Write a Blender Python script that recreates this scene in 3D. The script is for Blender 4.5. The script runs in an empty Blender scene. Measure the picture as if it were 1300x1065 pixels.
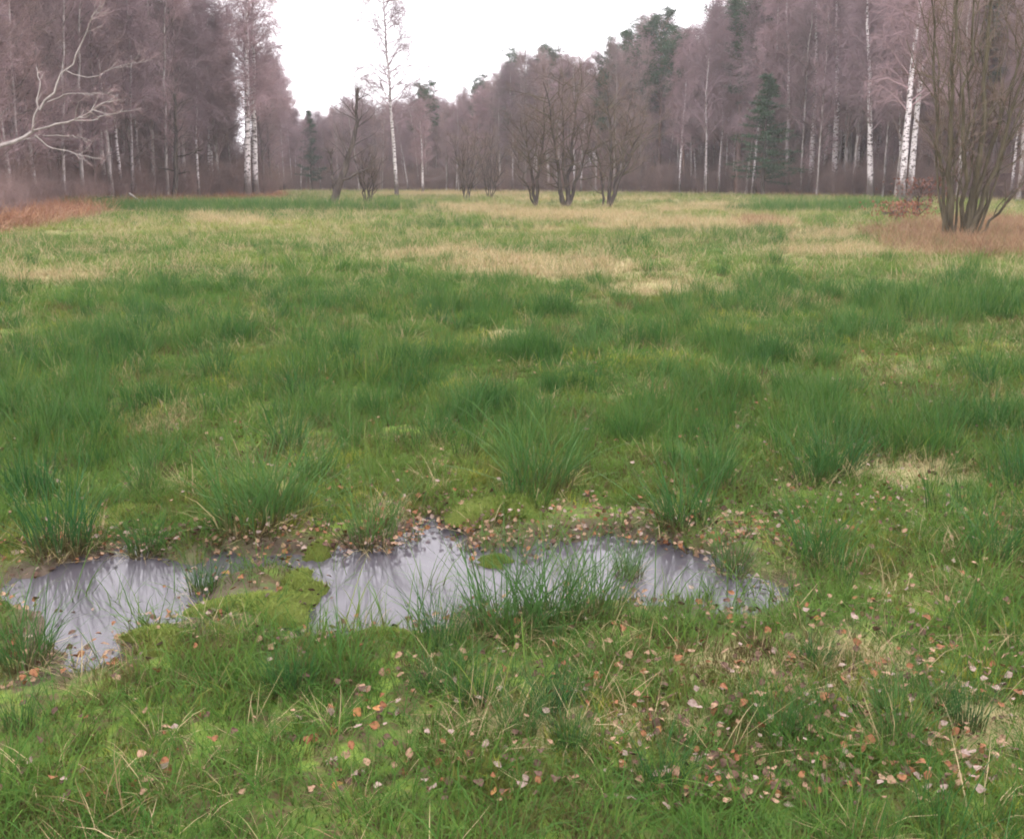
import bpy, math, random
import numpy as np
from math import radians, sin, cos, pi

random.seed(7)
rng = np.random.default_rng(11)
sc = bpy.context.scene
COL = sc.collection

# ------------------------------------------------------------------ camera
F = 1276.0            # focal length in photo pixels (photo 1300 wide, optical centre at 650, 487.5)
CAMH = 1.6
PITCH = math.atan((487.5 - 228.0) / F)
cam = bpy.data.cameras.new("camera")
cam.sensor_width = 36.0
cam.lens = 36.0 * F / 1300.0
cam.shift_y = -(532.5 - 487.5) / 1300.0
cam.clip_end = 2000.0
cam_o = bpy.data.objects.new("camera", cam)
COL.objects.link(cam_o)
cam_o.location = (0, 0, CAMH)
cam_o.rotation_euler = (pi / 2 - PITCH, 0, 0)
sc.camera = cam_o

# ------------------------------------------------------------------ sky, sun, exposure
SUN_EL, SUN_ROT = radians(38), radians(200)
world = bpy.data.worlds.new("World")
sc.world = world
world.use_nodes = True
wt = world.node_tree
wt.nodes.clear()
sky = wt.nodes.new("ShaderNodeTexSky")
sky.sky_type = 'NISHITA'
sky.sun_disc = False
sky.sun_elevation = SUN_EL
sky.sun_rotation = SUN_ROT
sky.air_density = 1.0
sky.dust_density = 3.0
hsv = wt.nodes.new("ShaderNodeHueSaturation")
hsv.inputs['Saturation'].default_value = 0.06
mixs = wt.nodes.new("ShaderNodeMix")
mixs.data_type = 'RGBA'
mixs.inputs[0].default_value = 0.75
mixs.inputs[7].default_value = (12.6, 12.15, 12.8, 1)      # even cloud cover
bg = wt.nodes.new("ShaderNodeBackground")
bg.inputs['Strength'].default_value = 0.15
wo = wt.nodes.new("ShaderNodeOutputWorld")
wt.links.new(sky.outputs[0], hsv.inputs['Color'])
wt.links.new(hsv.outputs[0], mixs.inputs[6])
wt.links.new(mixs.outputs[2], bg.inputs['Color'])
wt.links.new(bg.outputs[0], wo.inputs['Surface'])

sun = bpy.data.lights.new("sun", 'SUN')
sun.energy = 1.0
sun.angle = radians(22)
sun.color = (1.0, 0.97, 0.93)
sun_o = bpy.data.objects.new("sun", sun)
COL.objects.link(sun_o)
sun_o.rotation_euler = (pi / 2 - SUN_EL, 0, pi - SUN_ROT + pi)
sun_o.location = (0, 0, 60)

vs = sc.view_settings
sc.display_settings.display_device = 'sRGB'
vs.view_transform = 'Standard'
vs.look = 'None'
vs.gamma = 1.0
vs.use_curve_mapping = False
vs.exposure = 1.1

cy = sc.cycles
cy.use_denoising = True
cy.denoiser = 'OPENIMAGEDENOISE'
cy.denoising_prefilter = 'ACCURATE'
cy.denoising_input_passes = 'RGB_ALBEDO_NORMAL'
cy.max_bounces = 4
cy.diffuse_bounces = 2
cy.glossy_bounces = 2
cy.transmission_bounces = 3
cy.volume_bounces = 1
cy.transparent_max_bounces = 4
cy.caustics_reflective = False
cy.caustics_refractive = False
cy.filter_width = 1.9
cy.use_adaptive_sampling = True
cy.adaptive_threshold = 0.03

# ------------------------------------------------------------------ pixel <-> ground helpers
CP, SP = cos(PITCH), sin(PITCH)

def ground_hit(px, py, z=0.0):
    dx = (px - 650.0) / F
    v = -(py - 487.5) / F
    dy = CP + v * SP
    dz = -SP + v * CP
    t = (z - CAMH) / dz
    return dx * t, dy * t

def project(x, y, z=0.0):
    zc = z - CAMH
    d = y * CP - zc * SP
    u = y * SP + zc * CP
    d = np.maximum(d, 0.05)
    return 650.0 + F * x / d, 487.5 - F * u / d

def at_depth(px, Y, z=0.0):
    """x for picture column px of a point at ground distance Y"""
    return (px - 650.0) / F * (Y * CP - (z - CAMH) * SP)

def height_at(py, Y):
    """height above ground of picture row py at distance Y"""
    v = -(py - 487.5) / F
    return CAMH + Y * (-SP + v * CP) / (CP + v * SP)

# ------------------------------------------------------------------ noise
def _hash(ix, iy, s):
    h = (ix.astype(np.int64) * 374761393 + iy.astype(np.int64) * 668265263 + s * 1442695041) & 0xffffffff
    h = ((h ^ (h >> 13)) * 1274126177) & 0xffffffff
    return ((h ^ (h >> 16)) & 0xffff) / 65535.0

def vnoise(x, y, s=0):
    x = np.asarray(x, float); y = np.asarray(y, float)
    ix, iy = np.floor(x), np.floor(y)
    fx, fy = x - ix, y - iy
    fx = fx * fx * (3 - 2 * fx); fy = fy * fy * (3 - 2 * fy)
    a = _hash(ix, iy, s); b = _hash(ix + 1, iy, s)
    c = _hash(ix, iy + 1, s); d = _hash(ix + 1, iy + 1, s)
    return (a * (1 - fx) + b * fx) * (1 - fy) + (c * (1 - fx) + d * fx) * fy

def fbm(x, y, s=0, o=4):
    t = 0.0; a = 0.5
    for i in range(o):
        t = t + a * vnoise(x, y, s + i * 17)
        x = x * 2.03 + 3.1; y = y * 2.03 - 1.7; a *= 0.5
    return t

def sstep(a, b, x):
    t = np.clip((x - a) / (b - a), 0, 1)
    return t * t * (3 - 2 * t)

# ------------------------------------------------------------------ puddle outline, masks and ground height
WATER_Z = -0.035
LOBE_A = [(10, 742), (66, 726), (108, 712), (150, 701), (200, 700), (238, 712), (248, 742), (268, 764),
          (272, 786), (232, 796), (192, 802), (160, 826), (120, 852), (72, 852), (60, 820), (60, 790), (10, 768)]
LOBE_B = [(392, 706), (450, 698), (516, 688), (545, 664), (578, 660), (612, 686), (640, 706), (700, 684), (770, 682),
          (850, 692), (908, 710), (948, 732), (992, 752), (980, 776), (900, 774), (800, 768), (700, 770), (620, 778),
          (570, 792), (500, 802), (450, 816), (380, 806), (368, 782), (396, 752), (384, 726)]

LOBE_C = [(238, 714), (300, 700), (395, 704), (390, 724), (330, 732), (262, 748)]      # wet link between the two pools

def to_plan(poly):
    return np.array([ground_hit(px, py, WATER_Z) for px, py in poly])

POLYS = [to_plan(LOBE_A), to_plan(LOBE_B), to_plan(LOBE_C)]

def sdf_poly(P, x, y):
    n = len(P)
    d = np.full(x.shape, 1e9)
    inside = np.zeros(x.shape, bool)
    for i in range(n):
        ax, ay = P[i]; bx, by = P[(i + 1) % n]
        ex, ey = bx - ax, by - ay
        wx, wy = x - ax, y - ay
        t = np.clip((wx * ex + wy * ey) / (ex * ex + ey * ey), 0, 1)
        d = np.minimum(d, np.hypot(wx - ex * t, wy - ey * t))
        c = ((ay > y) != (by > y)) & (x < (bx - ax) * (y - ay) / (by - ay + 1e-12) + ax)
        inside ^= c
    return np.where(inside, -d, d)

def puddle_sdf(x, y):
    x = np.asarray(x, float); y = np.asarray(y, float)
    d = np.full(x.shape, 5.0)
    m = (y > 1.5) & (y < 8) & (np.abs(x) < 6)
    if m.any():
        xs, ys = x[m], y[m]
        dd = np.minimum(np.minimum(sdf_poly(POLYS[0], xs, ys), sdf_poly(POLYS[1], xs, ys)), sdf_poly(POLYS[2], xs, ys) + .035)
        dd = dd + (fbm(xs * 7, ys * 5, 5, 3) - 0.45) * 0.30
        d[m] = dd
    return d

def left_wood_edge(px):      # distance of the wood's edge for a picture column
    return np.interp(px, [-700, -100, 0, 130, 250, 345, 420], [22, 45, 50, 72, 84, 94, 150])

def right_wood_edge(px):
    return np.interp(px, [345, 560, 800, 900, 1000, 1100, 1200, 1300, 1800], [150, 136, 120, 113, 102, 93, 85, 76, 40])

def wood_edge(px):
    return np.where(px < 345, left_wood_edge(px), right_wood_edge(px))

# straw, rush and litter patches drawn as soft ellipses on the ground (picture column, row, half sizes)
STRAW = [(300, 283, 45, 6), (270, 277, 30, 3), (560, 266, 90, 4), (720, 276, 110, 8), (860, 288, 110, 9), (1000, 300, 90, 8), (640, 271, 70, 4),
         (60, 358, 110, 9), (560, 325, 80, 8), (690, 345, 130, 22), (850, 368, 120, 12), (1020, 386, 100, 8),
         (1090, 322, 120, 8), (1000, 262, 160, 3), (760, 255, 120, 3), (570, 248, 120, 3), (430, 262, 60, 4),
         (880, 268, 60, 4), (960, 288, 60, 8), (670, 293, 60, 4),
         (195, 545, 60, 22), (500, 640, 40, 14), (640, 430, 40, 12), (1010, 850, 150, 45), (650, 930, 130, 40), (1150, 600, 90, 22), (820, 920, 80, 30), (1230, 930, 90, 40)]
RUSHP = [(330, 268, 210, 4.5), (600, 292, 90, 5), (920, 300, 90, 6), (1060, 268, 110, 4), (1240, 390, 110, 40),
         (560, 290, 70, 6), (870, 310, 120, 7), (150, 266, 60, 3)]

def patch(lst, x, y, soft=0.5):
    px, py = project(x, y)
    px = px + (fbm(x * .25, y * .15, 3) - .47) * 60
    py = py + (fbm(x * .5 + 7, y * .25, 4) - .47) * np.clip((py - 228) * .10, 1, 14)
    m = np.zeros(np.shape(x))
    for cx, cy_, hw, hh in lst:
        q = ((px - cx) / hw) ** 2 + ((py - cy_) / (hh * .8)) ** 2
        m = np.maximum(m, 1 - sstep(soft, 1.6, q))
    return m

def masks(x, y):
    r = np.hypot(x, y)
    px, py = project(x, y)
    band = fbm(x * 0.12 + 11, y * 0.14, 21, 4)
    fine = fbm(x * 0.7, y * 0.5, 33, 3)
    straw = sstep(0.48, 0.60, band + (fine - .45) * .45) * sstep(13, 19, y) * 0.25
    straw = np.maximum(straw, .95 * patch(STRAW, x, y))
    near_rush = sstep(4.9, 6.5, y) * (1 - sstep(12.5, 17, y)) * sstep(0.33, 0.56, fbm(x * .55 + 2, y * .45, 41, 3))
    rush = np.maximum(near_rush, patch(RUSHP, x, y))
    straw = straw * (1 - patch(RUSHP, x, y))
    e = wood_edge(px)
    litter = sstep(-5, 1.5, y - e + (fbm(x * .2, y * .2, 51) - .47) * 8)
    # red-brown bracken border in front of the left wood
    bk = sstep(0, 6, y - np.interp(px, [-700, -50, 0, 60, 130, 200, 345], [16, 26, 28, 33, 46, 68, 84])
               + (fbm(x * .35, y * .2, 61) - .47) * 9) * (px < 360)
    # brown herbage round the right-hand alder
    hb = (1 - sstep(.5, 1.4, ((px - 1280) / 160) ** 2 + ((py - 306) / 26) ** 2)) * (px > 1000)
    return dict(straw=straw, rush=rush, litter=litter, bracken=bk * (1 - 0 * litter), herb=hb)

def ground_z(x, y):
    x = np.asarray(x, float); y = np.asarray(y, float)
    r = np.hypot(x, y)
    z = (fbm(x * .35, y * .35, 71, 3) - .44) * 0.10 * sstep(4, 12, r)
    z = z + (fbm(x * 1.6, y * 1.6, 73, 3) - .44) * 0.09
    z = z + (fbm(x * 9, y * 9, 77, 3) - .44) * 0.035 * (1 - sstep(9, 20, r))
    z = np.maximum(z, -0.024) + 0.012
    d = puddle_sdf(x, y)
    k = sstep(-0.10, 0.16, d)
    z = (WATER_Z - 0.035 + 0.02 * fbm(x * 9, y * 9, 78, 2)) * (1 - k) + z * k
    return z

# ------------------------------------------------------------------ mesh helpers
def mesh_np(name, V, faces, mats=(), mat_idx=None, smooth=False, attrs=None):
    """faces: list of int arrays (n,3) or (n,4)"""
    me = bpy.data.meshes.new(name)
    V = np.asarray(V, np.float32)
    me.vertices.add(len(V))
    me.vertices.foreach_set("co", V.ravel())
    loops = np.concatenate([f.ravel() for f in faces]).astype(np.int32)
    counts = np.concatenate([np.full(len(f), f.shape[1]) for f in faces]).astype(np.int32)
    starts = np.concatenate([[0], np.cumsum(counts)[:-1]]).astype(np.int32)
    me.loops.add(len(loops))
    me.loops.foreach_set("vertex_index", loops)
    me.polygons.add(len(counts))
    me.polygons.foreach_set("loop_start", starts)
    me.polygons.foreach_set("loop_total", counts)
    for m in mats:
        me.materials.append(m)
    if mat_idx is not None:
        me.polygons.foreach_set("material_index", np.asarray(mat_idx, np.int32))
    me.polygons.foreach_set("use_smooth", np.full(len(counts), smooth))
    for k, a in (attrs or {}).items():
        at = me.attributes.new(k, 'FLOAT', 'POINT')
        at.data.foreach_set("value", np.asarray(a, np.float32))
    me.update(calc_edges=True)
    return me

class Geo:
    """collects vertices/faces of one mesh"""
    def __init__(self):
        self.V = []; self.Q = []; self.T = []; self.qm = []; self.tm = []; self.n = 0
    def add(self, V, Q=None, T=None, m=0):
        V = np.asarray(V, float).reshape(-1, 3)
        if Q is not None and len(Q):
            self.Q.append(np.asarray(Q) + self.n); self.qm.append(np.full(len(Q), m))
        if T is not None and len(T):
            self.T.append(np.asarray(T) + self.n); self.tm.append(np.full(len(T), m))
        self.V.append(V); self.n += len(V)
    def tubes(self, P, R, sides=5, m=0):
        """P (n,k,3) polylines, R (n,k) radii; pointed or open tips"""
        n, k, _ = P.shape
        T = np.empty_like(P)
        T[:, 1:-1] = P[:, 2:] - P[:, :-2]
        T[:, 0] = P[:, 1] - P[:, 0]; T[:, -1] = P[:, -1] - P[:, -2]
        T /= np.linalg.norm(T, axis=2, keepdims=True) + 1e-9
        ref = np.tile(np.array([0.31, 0.95, 0.07]), (n, k, 1))
        A = np.cross(T, ref); A /= np.linalg.norm(A, axis=2, keepdims=True) + 1e-9
        B = np.cross(T, A)
        ang = np.arange(sides) / sides * 2 * pi
        ring = (A[:, :, None] * np.cos(ang)[None, None, :, None] + B[:, :, None] * np.sin(ang)[None, None, :, None])
        V = P[:, :, None] + ring * R[:, :, None, None]
        base = (np.arange(n) * k * sides)[:, None, None]
        i = np.arange(k - 1)[None, :, None] * sides
        s = np.arange(sides)[None, None, :]
        s2 = (s + 1) % sides
        a = base + i + s; b = base + i + s2
        Q = np.stack([a, b, b + sides, a + sides], -1).reshape(-1, 4)
        self.add(V.reshape(-1, 3), Q=Q, m=m)
    def mesh(self, name, mats, smooth=True):
        fs = []; mi = []
        if self.Q: fs.append(np.concatenate(self.Q)); mi.append(np.concatenate(self.qm))
        if self.T: fs.append(np.concatenate(self.T)); mi.append(np.concatenate(self.tm))
        return mesh_np(name, np.concatenate(self.V), fs, mats, np.concatenate(mi), smooth)

def obj(name, me, parent=None):
    o = bpy.data.objects.new(name, me)
    COL.objects.link(o)
    if parent is not None:
        o.parent = parent
    return o

def tag(o, label=None, cat=None, group=None, kind=None):
    if label: o["label"] = label
    if cat: o["category"] = cat
    if group: o["group"] = group
    if kind: o["kind"] = kind
    return o

# ------------------------------------------------------------------ materials
def new_mat(name):
    m = bpy.data.materials.new(name)
    m.use_nodes = True
    nt = m.node_tree
    b = nt.nodes["Principled BSDF"]
    b.inputs['Specular IOR Level'].default_value = 0.06
    b.inputs['Roughness'].default_value = 0.85
    return m, nt, b

def mixc(nt, fac, a, b):
    n = nt.nodes.new("ShaderNodeMix"); n.data_type = 'RGBA'
    for sock, v in ((0, fac), (6, a), (7, b)):
        if isinstance(v, (int, float)):
            n.inputs[sock].default_value = v
        elif isinstance(v, tuple):
            n.inputs[sock].default_value = (*v, 1)
        else:
            nt.links.new(v, n.inputs[sock])
    return n.outputs[2]

def noise(nt, scale, detail=3, coord=None, rough=.55):
    n = nt.nodes.new("ShaderNodeTexNoise")
    n.inputs['Scale'].default_value = scale
    n.inputs['Detail'].default_value = detail
    n.inputs['Roughness'].default_value = rough
    if coord is not None:
        nt.links.new(coord, n.inputs['Vector'])
    return n.outputs['Fac']

def ramp(nt, v, lo, hi):
    n = nt.nodes.new("ShaderNodeMapRange")
    n.interpolation_type = 'SMOOTHSTEP'
    n.inputs[1].default_value = lo; n.inputs[2].default_value = hi
    nt.links.new(v, n.inputs[0])
    return n.outputs[0]

def attr(nt, name, typ='GEOMETRY'):
    n = nt.nodes.new("ShaderNodeAttribute")
    n.attribute_type = typ; n.attribute_name = name
    return n.outputs['Fac']

def coords(nt, scale=(1, 1, 1), which='Object'):
    t = nt.nodes.new("ShaderNodeTexCoord")
    mp = nt.nodes.new("ShaderNodeMapping")
    mp.inputs['Scale'].default_value = scale
    nt.links.new(t.outputs[which], mp.inputs[0])
    return mp.outputs[0]

def bump(nt, b, h, strength=.4, dist=.02):
    n = nt.nodes.new("ShaderNodeBump")
    n.inputs['Strength'].default_value = strength
    n.inputs['Distance'].default_value = dist
    nt.links.new(h, n.inputs['Height'])
    nt.links.new(n.outputs[0], b.inputs['Normal'])

def obj_random(nt):
    return nt.nodes.new("ShaderNodeObjectInfo").outputs['Random']

def bark_mat(name, c1, c2, scale=6.0):
    m, nt, b = new_mat(name)
    co = coords(nt, (1, 1, .25))
    f = ramp(nt, noise(nt, scale, 4, co), .35, .65)
    c = mixc(nt, f, c1, c2)
    c = mixc(nt, obj_random(nt), c, mixc(nt, .35, c, (c1[0] * .6, c1[1] * .62, c1[2] * .6)))
    nt.links.new(c, b.inputs['Base Color'])
    bump(nt, b, noise(nt, scale * 3, 4, co), .6, .03)
    return m

def birch_mat(name, grey=0.0):
    m, nt, b = new_mat(name)
    marks = ramp(nt, noise(nt, 3.2, 4, coords(nt, (1.2, 1.2, 2.6))), .50, .60)
    fine = ramp(nt, noise(nt, 10, 3, coords(nt, (.5, .5, 3))), .52, .66)
    base = mixc(nt, noise(nt, 1.5, 3, coords(nt)), (.44, .39, .395), (.62, .57, .57))
    c = mixc(nt, fine, base, (.30, .25, .25))
    c = mixc(nt, marks, c, (.09, .07, .07))
    s = nt.nodes.new("ShaderNodeSeparateXYZ")
    nt.links.new(coords(nt), s.inputs[0])
    add = nt.nodes.new("ShaderNodeMath"); add.operation = 'ADD'
    nt.links.new(s.outputs[2], add.inputs[0])
    nz = noise(nt, 1.4, 3, coords(nt, (2, 2, .6)))
    mul = nt.nodes.new("ShaderNodeMath"); mul.operation = 'MULTIPLY'; mul.inputs[1].default_value = 3.0
    nt.links.new(nz, mul.inputs[0]); nt.links.new(mul.outputs[0], add.inputs[1])
    if grey:
        c = mixc(nt, ramp(nt, obj_random(nt), .1, 1.6), c, (.17, .14, .14))
    foot = ramp(nt, add.outputs[0], 3.6, 2.2)          # cracked dark bark at the foot
    c = mixc(nt, foot, c, (.085, .068, .062))
    nt.links.new(c, b.inputs['Base Color'])
    bump(nt, b, noise(nt, 14, 4, coords(nt, (1, 1, .5))), .5, .02)
    return m

def twig_mat(name, c1, c2):
    m, nt, b = new_mat(name)
    r = obj_random(nt)
    c = mixc(nt, r, c1, c2)
    c = mixc(nt, noise(nt, .8, 2, coords(nt)), c, mixc(nt, .5, c, (c1[0] * .7, c1[1] * .66, c1[2] * .7)))
    nt.links.new(c, b.inputs['Base Color'])
    return m

def leafy_mat(name, cols, trans=.3, base=None, tip=None, inst=True, rough=.6):
    """blade / needle / leaf material: colour by per-copy tint, light passing through"""
    m, nt, b = new_mat(name)
    t = attr(nt, "tint", 'INSTANCER') if inst else obj_random(nt)
    c = mixc(nt, ramp(nt, t, 0, .55), cols[0], cols[1])
    if len(cols) > 2:
        c = mixc(nt, ramp(nt, t, .5, 1), c, cols[2])
    if base:
        c = mixc(nt, ramp(nt, attr(nt, "t"), .35, .0), c, base)
    if tip:
        c = mixc(nt, ramp(nt, attr(nt, "t"), .72, 1.0), c, tip)
    nt.links.new(c, b.inputs['Base Color'])
    b.inputs['Roughness'].default_value = rough
    b.inputs['Specular IOR Level'].default_value = .07
    if trans:
        tr = nt.nodes.new("ShaderNodeBsdfTranslucent")
        nt.links.new(c, tr.inputs['Color'])
        ms = nt.nodes.new("ShaderNodeMixShader")
        ms.inputs[0].default_value = trans
        nt.links.new(b.outputs[0], ms.inputs[1]); nt.links.new(tr.outputs[0], ms.inputs[2])
        nt.links.new(ms.outputs[0], nt.nodes["Material Output"].inputs['Surface'])
    return m

M = {}
M['birch'] = birch_mat('birch bark')
M['birch_grey'] = birch_mat('greyed birch bark', 1)
M['bark_grey'] = bark_mat('grey bark', (.20, .17, .165), (.44, .395, .375))
M['bark_mid'] = bark_mat('brown bark', (.085, .066, .062), (.19, .16, .15))
M['bark_dark'] = bark_mat('dark bark', (.045, .036, .033), (.095, .078, .068))
M['bark_green'] = bark_mat('algae green bark', (.06, .05, .035), (.12, .102, .07))
M['bark_pine'] = bark_mat('pine bark', (.16, .095, .075), (.24, .16, .13))
M['bark_pale'] = bark_mat('pale bare wood', (.24, .21, .195), (.38, .34, .315), 4)
M['twig_birch'] = twig_mat('birch twigs', (.31, .21, .218), (.18, .136, .15))
M['twig_brown'] = twig_mat('brown twigs', (.31, .218, .21), (.18, .14, .135))
M['twig_olive'] = twig_mat('olive twigs', (.165, .12, .095), (.135, .098, .08))
M['twig_dark'] = twig_mat('dark twigs', (.13, .10, .09), (.16, .12, .11))
M['needle'] = leafy_mat('pine needles', [(.026, .056, .032), (.038, .074, .038)], .1, inst=False)
M['needle_light'] = leafy_mat('spruce needles', [(.028, .06, .034), (.036, .072, .038)], .1, inst=False)
M['grass'] = leafy_mat('meadow grass blades', [(.045, .108, .02), (.098, .162, .028), (.225, .24, .05)], .25, base=(.085, .065, .03))
M['rush'] = leafy_mat('soft rush stems', [(.026, .08, .02), (.052, .118, .026), (.12, .165, .042)], .15, base=(.09, .065, .03), tip=(.09, .115, .035), rough=.45)
M['rush_thing'] = leafy_mat('rush tussock stems', [(.026, .08, .024), (.04, .10, .026), (.06, .12, .032)], .15, base=(.085, .06, .03), tip=(.085, .105, .035), inst=False, rough=.45)
M['mossblade'] = leafy_mat('moss blades', [(.095, .065, .035), (.115, .125, .032), (.25, .265, .045)], .3)
M['straw'] = leafy_mat('dry grass blades', [(.32, .25, .13), (.40, .315, .18), (.22, .15, .08)], .2, base=(.18, .15, .075))
M['bracken'] = leafy_mat('dead bracken', [(.27, .12, .065), (.17, .085, .055), (.33, .20, .12)], .25)
M['herb'] = leafy_mat('withered herbage', [(.20, .11, .065), (.27, .175, .105), (.13, .07, .045)], .2)

def ground_mat():
    m, nt, b = new_mat('meadow ground')
    co = coords(nt)
    n1 = noise(nt, 2.2, 5, co); n2 = noise(nt, 14, 4, co); n3 = noise(nt, .25, 4, co)
    moss = mixc(nt, ramp(nt, n1, .36, .64), (.075, .135, .025), (.17, .235, .045))
    moss = mixc(nt, ramp(nt, n2, .40, .62), moss, (.10, .075, .04))
    moss = mixc(nt, ramp(nt, n3, .45, .70), moss, (.15, .20, .05))
    strw = mixc(nt, n2, (.34, .27, .15), (.24, .23, .10))
    c = mixc(nt, attr(nt, "straw"), moss, strw)
    lit = mixc(nt, ramp(nt, n2, .3, .7), (.20, .105, .065), (.13, .085, .06))
    c = mixc(nt, attr(nt, "litter"), c, lit)
    c = mixc(nt, attr(nt, "bracken"), c, mixc(nt, n2, (.27, .12, .07), (.20, .10, .06)))
    mud = mixc(nt, noise(nt, 25, 4, co), (.045, .033, .024), (.13, .10, .075))
    c = mixc(nt, attr(nt, "mud"), c, mud)
    nt.links.new(c, b.inputs['Base Color'])
    b.inputs['Roughness'].default_value = .9
    bump(nt, b, noise(nt, 40, 5, co), .8, .02)
    return m
M['ground'] = ground_mat()

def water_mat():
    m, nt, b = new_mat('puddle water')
    b.inputs['Base Color'].default_value = (.075, .068, .078, 1)      # lilac-grey base colour stands in for part of the bright sky reflection
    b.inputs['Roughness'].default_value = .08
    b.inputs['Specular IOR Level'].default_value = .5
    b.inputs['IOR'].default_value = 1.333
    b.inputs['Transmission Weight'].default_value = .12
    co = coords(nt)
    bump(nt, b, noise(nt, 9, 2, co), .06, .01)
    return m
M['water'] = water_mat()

# ------------------------------------------------------------------ ground sheet and puddle
def lines(segs):
    out = []
    for a, b_, s in segs:
        out += list(np.arange(a, b_, s))
    return np.array(out + [segs[-1][1]])

xs = lines([(-320, -120, 40), (-120, -40, 5), (-40, -12, 1.0), (-12, -4.5, .16), (-4.5, 4.5, .035), (4.5, 12, .16), (12, 40, 1.0), (40, 120, 5), (120, 320, 40)])
ys = lines([(-60, -4, 7), (-4, 1.4, .4), (1.4, 6.5, .035), (6.5, 14, .09), (14, 30, .3), (30, 60, 1), (60, 170, 3), (170, 410, 40)])
GX, GY = np.meshgrid(xs, ys)
gx, gy = GX.ravel(), GY.ravel()
gz = ground_z(gx, gy)
mk = masks(gx, np.maximum(gy, .5))
pd = puddle_sdf(gx, gy)
mud = 1 - sstep(.0, .26, pd + (fbm(gx * 7, gy * 7, 91, 3) - .47) * .35)
nx, ny = len(xs), len(ys)
i0 = (np.arange(ny - 1)[:, None] * nx + np.arange(nx - 1)[None, :]).ravel()
Q = np.stack([i0, i0 + 1, i0 + nx + 1, i0 + nx], -1)
g = obj("ground", mesh_np("ground", np.stack([gx, gy, gz], -1), [Q], [M['ground']], smooth=True,
        attrs=dict(straw=mk['straw'], litter=mk['litter'] * .9, bracken=np.maximum(mk['bracken'], mk['herb'] * .6), mud=mud)))
tag(g, kind='structure')

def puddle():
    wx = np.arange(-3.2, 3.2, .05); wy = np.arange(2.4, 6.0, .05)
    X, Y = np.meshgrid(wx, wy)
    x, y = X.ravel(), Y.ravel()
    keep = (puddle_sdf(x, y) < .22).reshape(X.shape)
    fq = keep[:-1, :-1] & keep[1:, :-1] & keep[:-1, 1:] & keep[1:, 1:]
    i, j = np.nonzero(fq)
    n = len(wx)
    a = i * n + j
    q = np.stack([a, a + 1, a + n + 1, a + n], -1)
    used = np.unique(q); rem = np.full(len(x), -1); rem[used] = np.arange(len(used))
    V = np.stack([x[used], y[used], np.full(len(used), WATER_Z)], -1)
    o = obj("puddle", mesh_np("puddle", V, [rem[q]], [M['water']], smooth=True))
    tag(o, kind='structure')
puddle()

# ------------------------------------------------------------------ scattering (geometry nodes, for what nobody could count)
PROTO = bpy.data.collections.new("prototypes")      # not linked to the scene

def blades(name, n, rad, h0, h1, w, lean, curl, mat, segs=3, flop=0.0):
    """a tuft of n tapering blades"""
    a = rng.uniform(0, 2 * pi, n); rr = rad * np.sqrt(rng.uniform(0, 1, n))
    bx, by = rr * np.cos(a), rr * np.sin(a)
    h = rng.uniform(h0, h1, n)
    da = a + rng.normal(0, .9, n)
    l = np.abs(rng.normal(lean, lean * .6, n)) + flop * (rng.uniform(0, 1, n) < .12)
    cu = np.abs(rng.normal(curl, curl * .6, n))
    fa = rng.uniform(0, 2 * pi, n)
    ww = w * rng.uniform(.6, 1.3, n)
    V = []; tt = []
    for k in range(segs + 1):
        t = k / segs
        tilt = l + cu * t
        off = h * t * np.sin(np.minimum(tilt, 1.5)); z = h * t * np.cos(np.minimum(tilt, 1.5)) - .01 * (1 - t)
        px = bx + off * np.cos(da); py = by + off * np.sin(da)
        if k < segs:
            wk = ww * (1 - .75 * t) * .5
            V.append(np.stack([px - wk * np.cos(fa), py - wk * np.sin(fa), z], -1))
            V.append(np.stack([px + wk * np.cos(fa), py + wk * np.sin(fa), z], -1))
            tt += [np.full(n, t)] * 2
        else:
            V.append(np.stack([px, py, z], -1)); tt.append(np.full(n, t))
    V = np.concatenate(V); tt = np.concatenate(tt)
    i = np.arange(n)
    Qs = [np.stack([i + 2 * k * n, i + (2 * k + 1) * n, i + (2 * k + 3) * n, i + (2 * k + 2) * n], -1) for k in range(segs - 1)]
    T = np.stack([i + 2 * (segs - 1) * n, i + (2 * segs - 1) * n, i + 2 * segs * n], -1)
    return mesh_np(name, V, [np.concatenate(Qs), T], [mat], smooth=True, attrs=dict(t=tt))

def proto_coll(name, meshes):
    c = bpy.data.collections.new(name)
    for i, me in enumerate(meshes):
        c.objects.link(bpy.data.objects.new("%s_%02d" % (name, i), me))
    return c

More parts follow.
